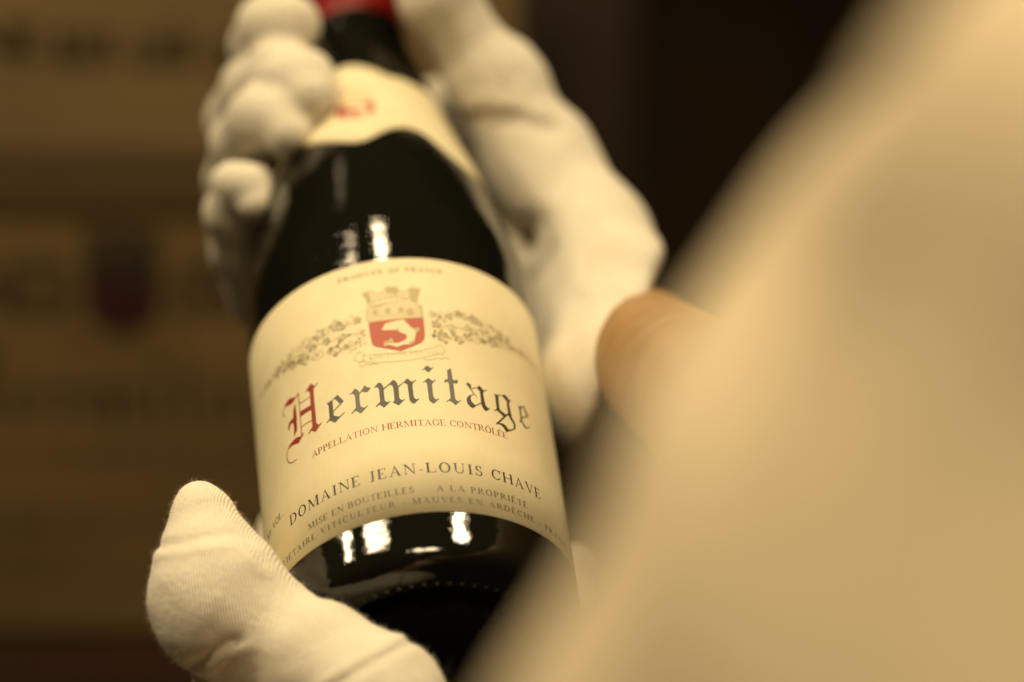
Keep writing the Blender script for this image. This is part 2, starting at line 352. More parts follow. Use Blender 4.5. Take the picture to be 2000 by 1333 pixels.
# --- roman capitals, unit cap height
TW, TN = 0.165, 0.072
def _rect(x0, y0, x1, y1): return [(x0, y0), (x1, y0), (x1, y1), (x0, y1)]
def _stem(x, w=TW, y0=0, y1=1, s=0.085):
    return [_rect(x, y0, x + w, y1)] + [_rect(x - s, y, x + w + s, y + 0.045) for y in ((y0,) if y0 == 0 else ()) + ((y1 - 0.045,) if y1 == 1 else ())]
def _arc(cx, cy, rx, ry, a0, a1, wx=TW, wy=TN, n=18):
    A = np.radians(np.linspace(a0, a1, n))
    o = [(cx + rx * math.cos(t), cy + ry * math.sin(t)) for t in A]
    i = [(cx + (rx - wx) * math.cos(t), cy + (ry - wy) * math.sin(t)) for t in A[::-1]]
    return o + i
def _diag(x0, y0, x1, y1, w): return [(x0, y0), (x0 + w, y0), (x1 + w, y1), (x1, y1)]
def _serif(x, y, w=0.3): return _rect(x - w / 2, y, x + w / 2, y + 0.045)
def _E(x=0.06):
    return _stem(x) + [_rect(x, 0, 0.62, 0.05), _rect(x, 0.95, 0.6, 1), _rect(x, 0.48, 0.47, 0.53), [(0.56, 0), (0.66, 0), (0.69, 0.24), (0.66, 0.24)], [(0.54, 1), (0.63, 1), (0.64, 0.79), (0.61, 0.79)], _rect(0.44, 0.40, 0.475, 0.61)]
GL = {
 'A': (0.98, [_diag(0.10, 0, 0.46, 0.98, 0.06), [(0.43, 1.02), (0.50, 1.02), (0.90, 0), (0.72, 0)], _rect(0.24, 0.32, 0.72, 0.37), _serif(0.13, 0, 0.27), _serif(0.81, 0, 0.32)]),
 'B': (0.82, _stem(0.08) + [_arc(0.42, 0.745, 0.27, 0.255, -90, 90), _arc(0.44, 0.265, 0.32, 0.265, -90, 90), _rect(0.1, 0.95, 0.43, 1), _rect(0.1, 0.49, 0.44, 0.54), _rect(0.1, 0, 0.45, 0.05)]),
 'C': (0.88, [_arc(0.47, 0.5, 0.43, 0.52, 42, 318), [(0.80, 0.66), (0.84, 0.66), (0.85, 1.0), (0.81, 1.0), (0.74, 0.86)], [(0.74, 0.16), (0.80, 0.14), (0.88, 0.24), (0.84, 0.25)]]),
 'D': (0.98, _stem(0.08) + [_arc(0.42, 0.5, 0.5, 0.5, -90, 90), _rect(0.1, 0.95, 0.43, 1), _rect(0.1, 0, 0.43, 0.05)]),
 'E': (0.76, _E()),
 'F': (0.72, _stem(0.08) + [_rect(0.08, 0.95, 0.6, 1), _rect(0.08, 0.47, 0.47, 0.52), [(0.54, 1), (0.63, 1), (0.64, 0.77), (0.61, 0.77)], _rect(0.44, 0.39, 0.475, 0.6)]),
 'G': (0.98, [_arc(0.48, 0.5, 0.44, 0.52, 42, 335), [(0.80, 0.66), (0.84, 0.66), (0.85, 1.0), (0.81, 1.0), (0.74, 0.86)], _rect(0.74, 0.1, 0.88, 0.42), _rect(0.64, 0.40, 0.97, 0.445)]),
 'H': (1.02, _stem(0.1) + _stem(0.78) + [_rect(0.2, 0.47, 0.8, 0.525)]),
 'I': (0.46, _stem(0.16)),
 'J': (0.54, [_rect(0.22, 0.12, 0.365, 1), _rect(0.13, 0.955, 0.45, 1), _arc(0.17, 0.14, 0.195, 0.22, -100, 0), [(0.02, 0.06), (0.1, 0.0), (0.16, -0.06), (0.15, -0.02), (0.08, 0.10)]]),
 'L': (0.84, _stem(0.08) + [_rect(0.1, 0, 0.7, 0.05), [(0.66, 0), (0.74, 0), (0.80, 0.27), (0.76, 0.27)]]),
 'M': (1.24, [_rect(0.15, 0, 0.205, 1), _serif(0.17, 0, 0.28), _rect(0.02, 0.955, 0.25, 1)] + [[(0.12, 1), (0.30, 1), (0.66, 0.12), (0.60, 0)], [(0.60, 0), (0.64, 0.0), (1.0, 1), (0.94, 1)]] + _stem(0.96)),
 'N': (1.02, [_rect(0.15, 0, 0.205, 1), _serif(0.17, 0, 0.28), _rect(0.0, 0.955, 0.22, 1), [(0.08, 1), (0.26, 1), (0.87, 0.05), (0.87, -0.03), (0.83, -0.03)], _rect(0.82, 0.0, 0.875, 1), _serif(0.85, 0.955, 0.28)]),
 'O': (1.02, [_arc(0.5, 0.5, 0.46, 0.52, 0, 180), _arc(0.5, 0.5, 0.46, 0.52, 180, 360)]),
 'P': (0.78, _stem(0.08) + [_arc(0.40, 0.73, 0.31, 0.27, -90, 90), _rect(0.1, 0.95, 0.41, 1), _rect(0.1, 0.46, 0.41, 0.51)]),
 'R': (0.92, _stem(0.08) + [_arc(0.40, 0.735, 0.30, 0.265, -90, 90), _rect(0.1, 0.95, 0.41, 1), _rect(0.1, 0.47, 0.41, 0.52), [(0.36, 0.5), (0.5, 0.5), (0.94, 0), (0.76, 0)], _serif(0.86, 0, 0.26)]),
 'S': (0.72, [_arc(0.36, 0.745, 0.26, 0.27, 40, 265, 0.12, 0.06), _arc(0.36, 0.255, 0.28, 0.275, -140, 85, 0.12, 0.06), [(0.13, 0.64), (0.25, 0.55), (0.62, 0.37), (0.50, 0.47), (0.24, 0.68)], [(0.54, 0.7), (0.58, 0.7), (0.58, 1.0), (0.54, 1.0), (0.5, 0.9)], [(0.08, 0.3), (0.12, 0.3), (0.18, 0.1), (0.12, 0), (0.08, 0)]]),
 'T': (0.84, [_rect(0.35, 0, 0.495, 1), _serif(0.42, 0, 0.33), _rect(0.05, 0.95, 0.79, 1), [(0.05, 1), (0.12, 1), (0.07, 0.77), (0.03, 0.77)], [(0.72, 1), (0.79, 1), (0.81, 0.77), (0.77, 0.77)]]),
 'U': (1.0, [_rect(0.13, 0.33, 0.275, 1), _rect(0.04, 0.955, 0.37, 1), _rect(0.80, 0.33, 0.85, 1), _serif(0.825, 0.955, 0.27), _arc(0.49, 0.36, 0.36, 0.38, 180, 360, 0.1, 0.07)]),
 'V': (0.98, [[(0.08, 1), (0.26, 1), (0.55, 0.05), (0.52, -0.03), (0.47, -0.03)], [(0.49, -0.03), (0.53, -0.03), (0.88, 1), (0.82, 1)], _serif(0.17, 0.955, 0.32), _serif(0.85, 0.955, 0.26)]),
 'Y': (0.94, [_rect(0.40, 0, 0.545, 0.5), _serif(0.47, 0, 0.32), [(0.08, 1), (0.26, 1), (0.54, 0.45), (0.40, 0.45)], [(0.48, 0.45), (0.54, 0.45), (0.84, 1), (0.78, 1)], _serif(0.17, 0.955, 0.3), _serif(0.81, 0.955, 0.24)]),
 '-': (0.46, [_rect(0.08, 0.28, 0.38, 0.35)]), '.': (0.34, [_rect(0.1, 0, 0.22, 0.12)]), ' ': (0.42, []),
 '%': (1.1, [_arc(0.26, 0.74, 0.2, 0.26, 0, 180, 0.08), _arc(0.26, 0.74, 0.2, 0.26, 180, 360, 0.08), _arc(0.82, 0.26, 0.2, 0.26, 0, 180, 0.08), _arc(0.82, 0.26, 0.2, 0.26, 180, 360, 0.08), _diag(0.24, 0, 0.80, 1, 0.05)]),
}
GL['É'] = (0.76, _E() + [[(0.30, 1.08), (0.36, 1.06), (0.52, 1.28), (0.42, 1.28)]])
GL['È'] = (0.76, _E() + [[(0.38, 1.06), (0.44, 1.08), (0.32, 1.28), (0.22, 1.28)]])
GL['Ô'] = (1.02, GL['O'][1] + [[(0.26, 1.1), (0.32, 1.1), (0.50, 1.24), (0.50, 1.33)], [(0.74, 1.1), (0.68, 1.1), (0.50, 1.24), (0.50, 1.33)]])
def text(pr, s, u0, u1, z, cap, squeeze=False):
    nat = sum(GL[c][0] for c in s) * cap
    wx = cap * ((u1 - u0) / nat if squeeze else 1.0)
    if squeeze: nat = u1 - u0
    k = (u1 - u0 - nat) / max(1, len(s) - 1)
    x = u0
    for c in s:
        adv, polys = GL[c]
        for p in polys:
            pr.poly([(x + a * wx, z + b * cap) for a, b in p])
        x += adv * wx + k

def vines(pf, pr, prd, rng, x0, x1, zc):
    """vine garland from the thin tip x0 to the thick end x1: filled leaves, outlines and dark accents"""
    L = abs(x1 - x0); sg = 1 if x1 > x0 else -1
    stem = [(x0 + sg * L * i / 24, zc - 0.3 - 1.6 * (i / 24) ** 2 + 0.5 * math.sin(i * 1.3) * min(1, i / 8)) for i in range(25)]
    for i in range(0, 24, 3):
        pr.stroke(stem[i:i + 4], 0.24 + 0.1 * rng.random())
    def leaf(cx, cz, s, a, dark):
        pts = []
        for k in range(15):
            t = a + 2 * math.pi * k / 15
            lob = (1.0, 0.60, 0.74)[k % 3] * (1 + 0.14 * rng.uniform(-1, 1))
            pts.append((cx + s * lob * math.cos(t) * 0.92, cz + s * lob * math.sin(t)))
        if dark > 0.90:
            pr.poly(pts)
        else:
            if dark > 0.35:
                pf.poly(pts)
            k0 = rng.randrange(15)
            (prd if dark > 0.55 else pr).stroke([pts[(k0 + i) % 15] for i in range(14)], 0.15 + 0.10 * rng.random())
            if dark > 0.6:       # shaded lobe
                pr.poly([(cx, cz)] + [pts[(k0 + i) % 15] for i in range(5)])
        for k in (0, 3, 6, 9):
            if rng.random() < 0.6:
                prd.stroke([(cx, cz), ((cx + pts[k][0]) / 2 + 0.05, (cz + pts[k][1]) / 2), pts[k]], 0.12)
    n = 17
    for i in range(n):
        q = (i + 0.5) / n
        amp = 4.2 * min(1.0, max(0.04, (q - 0.12) * 1.5))
        cx = x0 + sg * L * (0.03 + 0.97 * q)
        m = 1 if q < 0.35 else 2 if i % 2 else 3
        for jj in range(m):
            cz = zc - 2.0 * q * q + (rng.uniform(-1, 1) if m == 1 else (jj / (m - 1) * 2 - 1) + rng.uniform(-.2, .2)) * amp
            s = rng.uniform(0.85, 1.2) * (0.5 + 1.25 * min(1, q * 1.7)) * (0.85 if m == 3 else 1.1)
            leaf(cx + rng.uniform(-.6, .6), cz, s, rng.uniform(0, 6.3), rng.random())
        if q > 0.25 and rng.random() < 0.55:
            gx, gz = cx + rng.uniform(-1, 1), zc - 2 * q - rng.uniform(0, amp)
            for _ in range(6):
                a = rng.uniform(0, 6.28); r = rng.uniform(0, 0.8)
                c = [(gx + r * math.cos(a) + 0.33 * math.cos(t), gz + r * math.sin(a) * 1.3 + 0.33 * math.sin(t)) for t in (0, 1.05, 2.1, 3.14, 4.2, 5.2)]
                (prd if rng.random() < .35 else pr).poly(c)
        if q > 0.3 and rng.random() < 0.45:
            a = rng.uniform(0, 6.28)
            px, pz = cx, zc - 2 * q + rng.uniform(-.8, .8) * amp
            prd.stroke([(px, pz), (px + 0.6 * math.cos(a), pz + 0.6 * math.sin(a)), (px + 1.2 * math.cos(a + .6), pz + 1.2 * math.sin(a + .6))], 0.42)

def label_art(put, rng_seed, mats, grain):
    """the printed design of the label; put(Print, level) links one ink layer"""
    rng = random.Random(rng_seed)
    va = Print('vine_garland', mats['vine'], grain); vb = Print('vine_shading', mats['mid'], grain)
    vc = Print('vine_leaves', mats['pale'], grain)
    vines(vc, vb, va, rng, -48, -7.4, 82.4); vines(vc, vb, va, rng, 52, 11, 82.2)
    put(vc, 0); put(vb, 1); put(va, 2)
    p = Print('crest_engraving', mats['pale'], grain); art(p, 'pale'); put(p, 0)
    p = Print('crest_shield', mats['shield'], grain); art(p, 'shield'); put(p, 1)
    p = Print('crest_shading', mats['mid'], grain); art(p, 'mid')
    for k in range(26):     # engraved hatching of the wall
        x = -5.6 + k * 0.56
        p.stroke([(x, 83.5), (x + 0.05, 87.0)], 0.09)
    for L in [x[0] for x in ART['pale']] + [x[0] for x in ART['mid'][2:5]] + [ART['pale'][0][1]]:     # engraved outlines
        q = [(a / 50, c / 50) for a, c in L]
        for e0, e1 in zip(q, q[1:]):
            p.stroke([e0, e1], 0.16)
    for k in range(9):
        p.stroke([(-5.2 + k * 1.6, 91.5 + 0.1 * k), (-5.0 + k * 1.55, 89.0 + 0.1 * k)], 0.12)
    art(p, 'banS'); put(p, 2)
    p = Print('crest_dolphin', mats['paper'], grain); art(p, 'dolph'); art(p, 'light'); put(p, 3)
    p = Print('dolphin_shading', mats['mid'], grain); art(p, 'dolphd'); put(p, 4)
    p = Print('banner_lettering', mats['mid'], grain); text(p, 'A BON TAINE BON VIN', -8.6, 12.2, 69.95, 1.05); put(p, 1)
    p = Print('initial_letter', mats['red'], grain); art(p, 'red'); art(p, 'redS'); put(p, 0)
    p = Print('name_lettering', mats['black'], grain); art(p, 'blk'); art(p, 'blkS'); put(p, 0)
    p = Print('appellation_lettering', mats['red'], grain); text(p, 'APPELLATION HERMITAGE CONTRÔLÉE', -26.2, 29.6, 45.05, 2.05); put(p, 0)
    p = Print('estate_lettering', mats['text'], grain)
    text(p, 'DOMAINE JEAN-LOUIS CHAVE', -36.9, 39.6, 29.25, 3.3)
    text(p, 'MISE EN BOUTEILLES', -29.9, 1.0, 23.1, 1.95); text(p, 'A LA PROPRIÉTÉ', 6.7, 33.1, 23.1, 1.95)
    text(p, 'PROPRIÉTAIRE-VITICULTEUR - MAUVES EN ARDÈCHE - FRANCE', -50.8, 51.6, 19.35, 1.85)
    text(p, 'PRODUCE OF FRANCE', -12.8, 16.6, 100.0, 1.7)
    text(p, '% BY VOL.', -55.0, -39.5, 35.0, 2.1)
    put(p, 0)

inks = dict(vine=M_VINE, mid=M_MIDINK, pale=M_PALE, shield=M_SHIELD, paper=M_PAPER, red=M_RED, black=M_BLACK, text=M_TEXT)
label_art(lambda p, lv: p.on_bottle(front, 0.15 + 0.02 * lv), 7, inks, 1.1)

# --- scalloped neck label
nt = [(-78, 194), (-60, 196), (-42, 199), (-24.5, 202.5), (-14.8, 204.6), (-1.8, 203.9), (10.3, 201.0), (21.1, 197.4), (34.2, 197.4), (48.1, 196.8), (60, 198), (80, 194)]
nb = [(-78, 165), (-60, 168), (-41.6, 169.6), (-31.5, 167.1), (-18.3, 162.4), (-5.8, 158.6), (-1, 158.9), (6.8, 162.6), (14, 165.5), (22.3, 166.9), (31, 165.7), (36.6, 162), (43.1, 157), (55, 153), (80, 157)]
ths = np.linspace(-76, 78, 121)
def sm(a):
    for _ in range(6): a[1:-1] = (a[:-2] + 2 * a[1:-1] + a[2:]) / 4
    return a
zt = sm(np.interp(ths, *zip(*nt))); zb = sm(np.interp(ths, *zip(*nb)))
neck = sheet('neck_label', np.radians(ths) * 41, zb, zt, 12, 0.12, M_PAPER, bottle)
def neckput(p, lv):
    p.on_bottle(neck, 0.14 + 0.02 * lv)
def small(p):   # front crest shrunk on to the neck: centred at 5 degrees left, 178 mm up
    return ((p[0] - 1.8) * 1.25 * 41 / rad(178) * 0.62 - 3.4, (p[1] - 80) * 0.78 + 179.5)
p = Print('neck_crest_engraving', M_PALE); art(p, 'pale', small); neckput(p, 0)
p = Print('neck_crest_shield', M_SHIELD); art(p, 'shield', small); neckput(p, 1)
p = Print('neck_crest_dolphin', M_PAPER); art(p, 'dolph', small); neckput(p, 2)
# ------------------------------------------------------------------ soft bodies: distance fields meshed into one continuous skin
def value_noise(P, scale, seed):
    rng = np.random.default_rng(seed)
    tab = rng.random((32, 32, 32)).astype(np.float32)
    Q = P / scale
    i = np.floor(Q).astype(int); fr = (Q - i).astype(np.float32)
    fr = fr * fr * (3 - 2 * fr)
    out = 0
    for dx in (0, 1):
        for dy in (0, 1):
            for dz in (0, 1):
                wt = (fr[..., 0] if dx else 1 - fr[..., 0]) * (fr[..., 1] if dy else 1 - fr[..., 1]) * (fr[..., 2] if dz else 1 - fr[..., 2])
                out = out + wt * tab[(i[..., 0] + dx) % 32, (i[..., 1] + dy) % 32, (i[..., 2] + dz) % 32]
    return out * 2 - 1

class Field:
    def __init__(self, lo, hi, h):
        self.lo, self.h = np.array(lo, float), h
        n = np.ceil((np.array(hi) - self.lo) / h).astype(int) + 1
        g = np.meshgrid(*[np.arange(k) for k in n], indexing='ij')
        self.P = (np.stack(g, -1) * h + self.lo).astype(np.float32)
        self.D = np.full(n, 1e3, np.float32)
    def cone(self, a, b, ra, rb, flat=None):
        a, b = np.asarray(a, np.float32), np.asarray(b, np.float32)
        ab = b - a
        pa = self.P - a
        t = np.clip((pa @ ab) / max(float(ab @ ab), 1e-6), 0, 1)
        q = pa - t[..., None] * ab
        if flat is not None:     # squash along a direction: (unit vector, factor)
            dn = q @ flat[0].astype(np.float32)
            q = q + dn[..., None] * (1 / flat[1] - 1) * flat[0].astype(np.float32)
        return np.linalg.norm(q, axis=-1) - (ra + (rb - ra) * t)
    def add(self, d, k=4.0):
        h = np.clip(0.5 + 0.5 * (self.D - d) / k, 0, 1)
        self.D = (self.D * (1 - h) + d * h - k * h * (1 - h)).astype(np.float32)
    def sub(self, d, k=1.0):
        d = -d
        h = np.clip(0.5 - 0.5 * (self.D - d) / k, 0, 1)
        self.D = (self.D * (1 - h) + d * h + k * h * (1 - h)).astype(np.float32)
    def chain(self, pts, k=4.0):
        """pts: rows (px, py, d, r) in order along a limb"""
        J = [(at(*p[:3]), p[3]) for p in pts]
        for (a, ra), (b, rb) in zip(J, J[1:]):
            self.add(self.cone(a, b, ra, rb), k)
    def groove(self, pts, r, depth, k=1.2):
        for p, q in zip(pts, pts[1:]):
            self.sub(self.cone(at(*p), at(*q), r, r) , k)
    def fold(self, pts, width, depth):
        """crease (depth > 0) or ridge (< 0) along a curve (px, py) as seen from the camera side of the cloth, all in mm"""
        G = self.P[..., :2] / self.P[..., 2:3] * 740
        Q = [np.array([(p[0] - CX) / F * 740, (p[1] - CY) / F * 740], np.float32) for p in pts]
        best = np.full(self.D.shape, 1e3, np.float32)
        for a, b in zip(Q, Q[1:]):
            ab = b - a
            t = np.clip(((G - a) @ ab) / float(ab @ ab), 0, 1)
            best = np.minimum(best, np.linalg.norm(G - a - t[..., None] * ab, axis=-1))
        self.D = (self.D + depth * np.exp(-(best / width) ** 2)).astype(np.float32)
    def mesh(self, relax=2):
        D = self.D
        s = D < 0
        n = np.array(D.shape)
        c = [s[dx:n[0] - 1 + dx, dy:n[1] - 1 + dy, dz:n[2] - 1 + dz] for dx in (0, 1) for dy in (0, 1) for dz in (0, 1)]
        cnt = sum(x.astype(np.int8) for x in c)
        idx = np.argwhere((cnt > 0) & (cnt < 8))
        ids = np.full(n - 1, -1, np.int64)
        ids[tuple(idx.T)] = np.arange(len(idx))
        acc = np.zeros((len(idx), 3)); m = np.zeros(len(idx))
        corners = [(dx, dy, dz) for dx in (0, 1) for dy in (0, 1) for dz in (0, 1)]
        for a in corners:
            for ax in range(3):
                if a[ax] == 1: continue
                b = list(a); b[ax] = 1
                da = D[tuple((idx + a).T)]; db = D[tuple((idx + b).T)]
                x = (da < 0) != (db < 0)
                t = da[x] / (da[x] - db[x])
                acc[x] += np.array(a) + t[:, None] * (np.array(b) - np.array(a)); m[x] += 1
        V = (idx + acc / m[:, None]) * self.h + self.lo
        Fc = []
        for ax in range(3):
            u, w_ = [(1, 2), (2, 0), (0, 1)][ax]
            sl0 = [slice(1, -1)] * 3; sl1 = [slice(1, -1)] * 3
            sl0[ax] = slice(0, -1); sl1[ax] = slice(1, None)
            A, Bq = s[tuple(sl0)], s[tuple(sl1)]
            for flip in (False, True):
                e = np.argwhere(A & ~Bq if not flip else ~A & Bq)
                if not len(e): continue
                o = np.ones(3, int); o[ax] = 0
                e = e + o
                du = np.zeros(3, int); du[u] = 1; dw = np.zeros(3, int); dw[w_] = 1
                q = np.stack([ids[tuple((e - du - dw).T)], ids[tuple((e - dw).T)], ids[tuple(e.T)], ids[tuple((e - du).T)]], 1)
                q = q[(q >= 0).all(1)]
                Fc.append(q[:, ::-1] if flip else q)
        Fc = np.concatenate(Fc)
        E = np.concatenate([Fc[:, [0, 1]], Fc[:, [1, 2]], Fc[:, [2, 3]], Fc[:, [3, 0]]])
        for it in range(relax):
            acc = np.zeros_like(V); k = np.zeros(len(V))
            np.add.at(acc, E[:, 0], V[E[:, 1]]); np.add.at(acc, E[:, 1], V[E[:, 0]])
            np.add.at(k, E[:, 0], 1); np.add.at(k, E[:, 1], 1)
            V = V + (0.55 if it % 2 == 0 else -0.35) * (acc / np.maximum(k, 1)[:, None] - V)
        return V, Fc
    def obj(self, name, mat, parent, relax=2, attrs=None):
        V, Fc = self.mesh(relax)
        me = bpy.data.meshes.new(name)
        Wv = warr(V)
        me.vertices.add(len(V)); me.vertices.foreach_set('co', Wv.astype(np.float32).ravel())
        me.loops.add(len(Fc) * 4); me.polygons.add(len(Fc))
        me.loops.foreach_set('vertex_index', Fc.ravel().astype(np.int32))
        me.polygons.foreach_set('loop_start', np.arange(0, len(Fc) * 4, 4, dtype=np.int32))
        me.update(calc_edges=True)
        me.polygons.foreach_set('use_smooth', [True] * len(Fc))
        if attrs:
            for k, val in attrs(V).items():
                at_ = me.attributes.new(k, 'FLOAT', 'POINT')
                at_.data.foreach_set('value', np.asarray(val, np.float32))
        me.materials.append(mat)
        me.validate()
        return link(bpy.data.objects.new(name, me), parent), V, Fc

def guide(poly):
    """rib / row coordinates (mm) measured off a guide curve given as image points + depth"""
    G = np.array([at(*p) for p in poly])
    for _ in range(3):     # soften
        Q = [G[0]]
        for i in range(len(G) - 1): Q += [G[i] * .75 + G[i + 1] * .25, G[i] * .25 + G[i + 1] * .75]
        G = np.array(Q + [G[-1]])
    L = np.concatenate([[0], np.cumsum(np.linalg.norm(np.diff(G, axis=0), axis=1))])
    T = np.gradient(G, axis=0); T /= np.linalg.norm(T, axis=1)[:, None]
    def f(V):
        best = np.full(len(V), 1e9); rib = np.zeros(len(V)); row = np.zeros(len(V))
        W = np.zeros(len(V))
        for g, t, l in zip(G, T, L):
            d = V - g
            dist = (d ** 2).sum(1)
            wt = np.exp(-dist / 200.0) + 1e-12
            s = np.array([-t[1], t[0], 0]); s /= np.linalg.norm(s)
            rib += wt * (d @ s + 0.15 * d[:, 2]); row += wt * (l + d @ t); W += wt
        return dict(rib=rib / W, row=row / W)
    return f

# ------------------------------------------------------------------ the person: arms, gloves, jacket
PERSON_AT = at(1900, 1500, 380)
person = empty('person', Matrix.Translation(w(PERSON_AT)))
tag(person, 'person in a cream jacket and white cotton gloves cradling the bottle in both hands', 'person')
INV = person.matrix_world.inverted()
def wear(o):
    o.parent = person
    o.matrix_parent_inverse = INV
    return o

# --- lower hand: palm under the foot, thumb up the left side
f = Field(*(lambda c: (c.min(0) - 4, c.max(0) + 4))(np.array([at(250, 900, 700), at(1230, 1640, 700), at(250, 900, 860), at(1230, 1640, 860), at(1000, 1760, 690)])), 1.15)
f.chain([(386, 982, 744, 5.2), (396, 1012, 741, 8.2), (404, 1060, 738, 10.4)], 3)
f.chain([(407, 1100, 736, 13.6), (420, 1150, 733, 16.2), (440, 1190, 731, 16.8)], 3.5)
f.chain([(440, 1190, 731, 16.8), (505, 1236, 730, 14.0), (620, 1300, 724, 15.2), (735, 1374, 716, 16.2), (745, 1440, 714, 17), (690, 1580, 716, 20), (600, 1760, 715, 22)], 6)
f.chain([(480, 1240, 745, 16), (590, 1430, 745, 20), (600, 1640, 730, 25)], 8)            # body of the palm
f.chain([(520, 1330, 775, 17), (690, 1490, 772, 18), (640, 1640, 735, 23)], 8)
f.chain([(432, 1375, 735, 9), (520, 1450, 728, 14), (700, 1600, 710, 18)], 2.0)              # fold of cloth below the thumb
# four fingers curled up behind the bottle
f.chain([(500, 1260, 785, 11), (556, 1110, 815, 9.6), (566, 1040, 828, 8.8), (610, 985, 846, 8)], 3)
f.chain([(640, 1330, 800, 11), (700, 1180, 838, 9.6), (730, 1080, 848, 8.8), (760, 1020, 850, 8)], 3)
f.chain([(760, 1390, 800, 11), (900, 1230, 838, 9.6), (930, 1130, 850, 8.8), (940, 1060, 850, 8)], 3)
f.chain([(850, 1450, 780, 11), (1020, 1290, 805, 9.6), (1100, 1180, 815, 8.8), (1122, 1112, 818, 7.4)], 3)
f.D += 0.36 * value_noise(f.P * np.array([1, 1, .7], np.float32), 9.0, 3) + 0.16 * value_noise(f.P, 4.0, 5)
# cloth folds: knuckle crease across the thumb, crease under the mound, side seam
f.fold([(310, 1068), (350, 1062), (400, 1052), (450, 1044), (482, 1056), (520, 1100)], 1.1, 0.75)
f.fold([(306, 1084), (350, 1080), (400, 1070), (450, 1062), (478, 1076), (512, 1120)], 1.2, -0.55)
f.fold([(372, 1300), (400, 1288), (430, 1262), (460, 1250)], 1.3, 1.15)
f.fold([(404, 1310), (440, 1282), (490, 1262)], 1.5, -0.7)
f.fold([(470, 1150), (560, 1215), (660, 1240)], 5, 0.5)
f.fold([(805, 1252), (760, 1278), (700, 1312), (640, 1350)], 0.8, 0.75)
f.fold([(788, 1240), (742, 1266), (682, 1300), (620, 1338)], 1.1, -0.6)
f.fold([(640, 1240), (560, 1290), (480, 1310)], 3, 0.3)
b = bottle_sdf(f.P.astype(np.float64)) - 0.12
f.sub(b, 0.4)
def gl(V):      # ribs run round an arc from the thumb tip into the palm
    c = at(1188, 1000, 735)
    d = V - c
    r = np.hypot(d[:, 0], d[:, 1])
    return dict(rib=r + 0.1 * d[:, 2] + 0.35 * value_noise(V, 9.0, 31), row=np.arctan2(d[:, 1], -d[:, 0]) * 105.0)
glove, GV, GF = f.obj('glove', M_GLOVE, None, 2, gl)
wear(glove)
glove['label'] = 'white cotton glove with the thumb up, under the foot of the bottle'
# fine fibres standing off the knit
def fuzz(V, Fc, n, seed, sel, parent, lmax=1.7):
    rng = np.random.default_rng(seed)
    cen = V[Fc].mean(1)
    nrm = np.cross(V[Fc[:, 2]] - V[Fc[:, 0]], V[Fc[:, 3]] - V[Fc[:, 1]])
    nrm /= np.linalg.norm(nrm, axis=1)[:, None] + 1e-9
    ok = np.nonzero(sel(cen, nrm))[0]
    pick = rng.choice(ok, n)
    P0 = cen[pick] + rng.uniform(-.5, .5, (n, 3)); N = nrm[pick]
    P0 = P0 - N * 0.1
    tan = rng.normal(size=(n, 3)); tan -= (tan * N).sum(1)[:, None] * N; tan /= np.linalg.norm(tan, axis=1)[:, None]
    ln = rng.gamma(2.0, 0.36, n).clip(.25, lmax)[:, None]
    side = np.cross(N, tan) * 0.018
    P1 = P0 + N * ln * .55 + tan * ln * .3
    P2 = P1 + N * ln * .25 + tan * ln * rng.uniform(-.2, .9, (n, 1))
    V6 = np.stack([P0 - side, P0 + side, P1 + side * .8, P1 - side * .8, P2], 1).reshape(-1, 3)
    k = np.arange(n)[:, None] * 5
    faces = [tuple(x) for x in (k + np.array([0, 1, 2, 3]))] + [tuple(x) for x in (k + np.array([3, 2, 4]))]
    o = mesh_obj('cotton_fuzz', warr(V6), faces, M_FUZZ, None)
    o['kind'] = 'stuff'
    o.parent = parent
    o.matrix_parent_inverse = parent.matrix_world.inverted()
    return o
bpy.context.view_layer.update()
view = lambda c: -c / np.linalg.norm(c, axis=1)[:, None]
fuzz(GV, GF, 22000, 4, lambda c, n: ((n * view(c)).sum(1) > -0.35) & ((n * view(c)).sum(1) < 0.75) & (c[:, 2] < 765), glove)

# --- upper hand: palm behind the shoulder, thumb up the right of the neck, fingers round the left
f = Field(*(lambda c: (c.min(0) - 6, c.max(0) + 6))(np.array([at(380, -160, 800), at(1330, 950, 758), at(380, -160, 985), at(1300, 930, 940)])), 1.5)
f.chain([(800, -90, 885, 9.4), (858, 0, 880, 11.6), (902, 72, 882, 10.4), (962, 156, 884, 13.2)], 3.5)
f.add(f.cone(at(1000, 125, 884), at(1022, 150, 884), 6.6, 6.4), 3)
f.add(f.cone(at(1098, 268, 884), at(1112, 300, 884), 7.0, 6.0), 3)
f.chain([(962, 152, 884, 13.2), (1058, 325, 884, 16.5), (1152, 470, 868, 17.5), (1200, 560, 850, 19)], 6)
f.chain([(935, 230, 905, 13), (985, 360, 905, 13), (1020, 500, 890, 11), (1060, 660, 872, 11)], 6)
f.chain([(860, 260, 940, 18), (960, 420, 935, 20), (1080, 560, 890, 20)], 8)
f.chain([(700, 330, 955, 17), (760, 450, 955, 19), (960, 540, 930, 20), (1120, 620, 875, 20)], 8)
f.chain([(600, 520, 935, 14), (720, 560, 950, 17), (960, 640, 920, 19)], 8)
# cuff
f.chain([(1140, 520, 866, 19), (1192, 640, 852, 24), (1212, 712, 838, 26)], 6)
f.chain([(1230, 500, 850, 9), (1262, 520, 838, 6)], 5)
f.chain([(1085, 620, 876, 16), (1112, 780, 860, 18), (1128, 870, 848, 15)], 6)
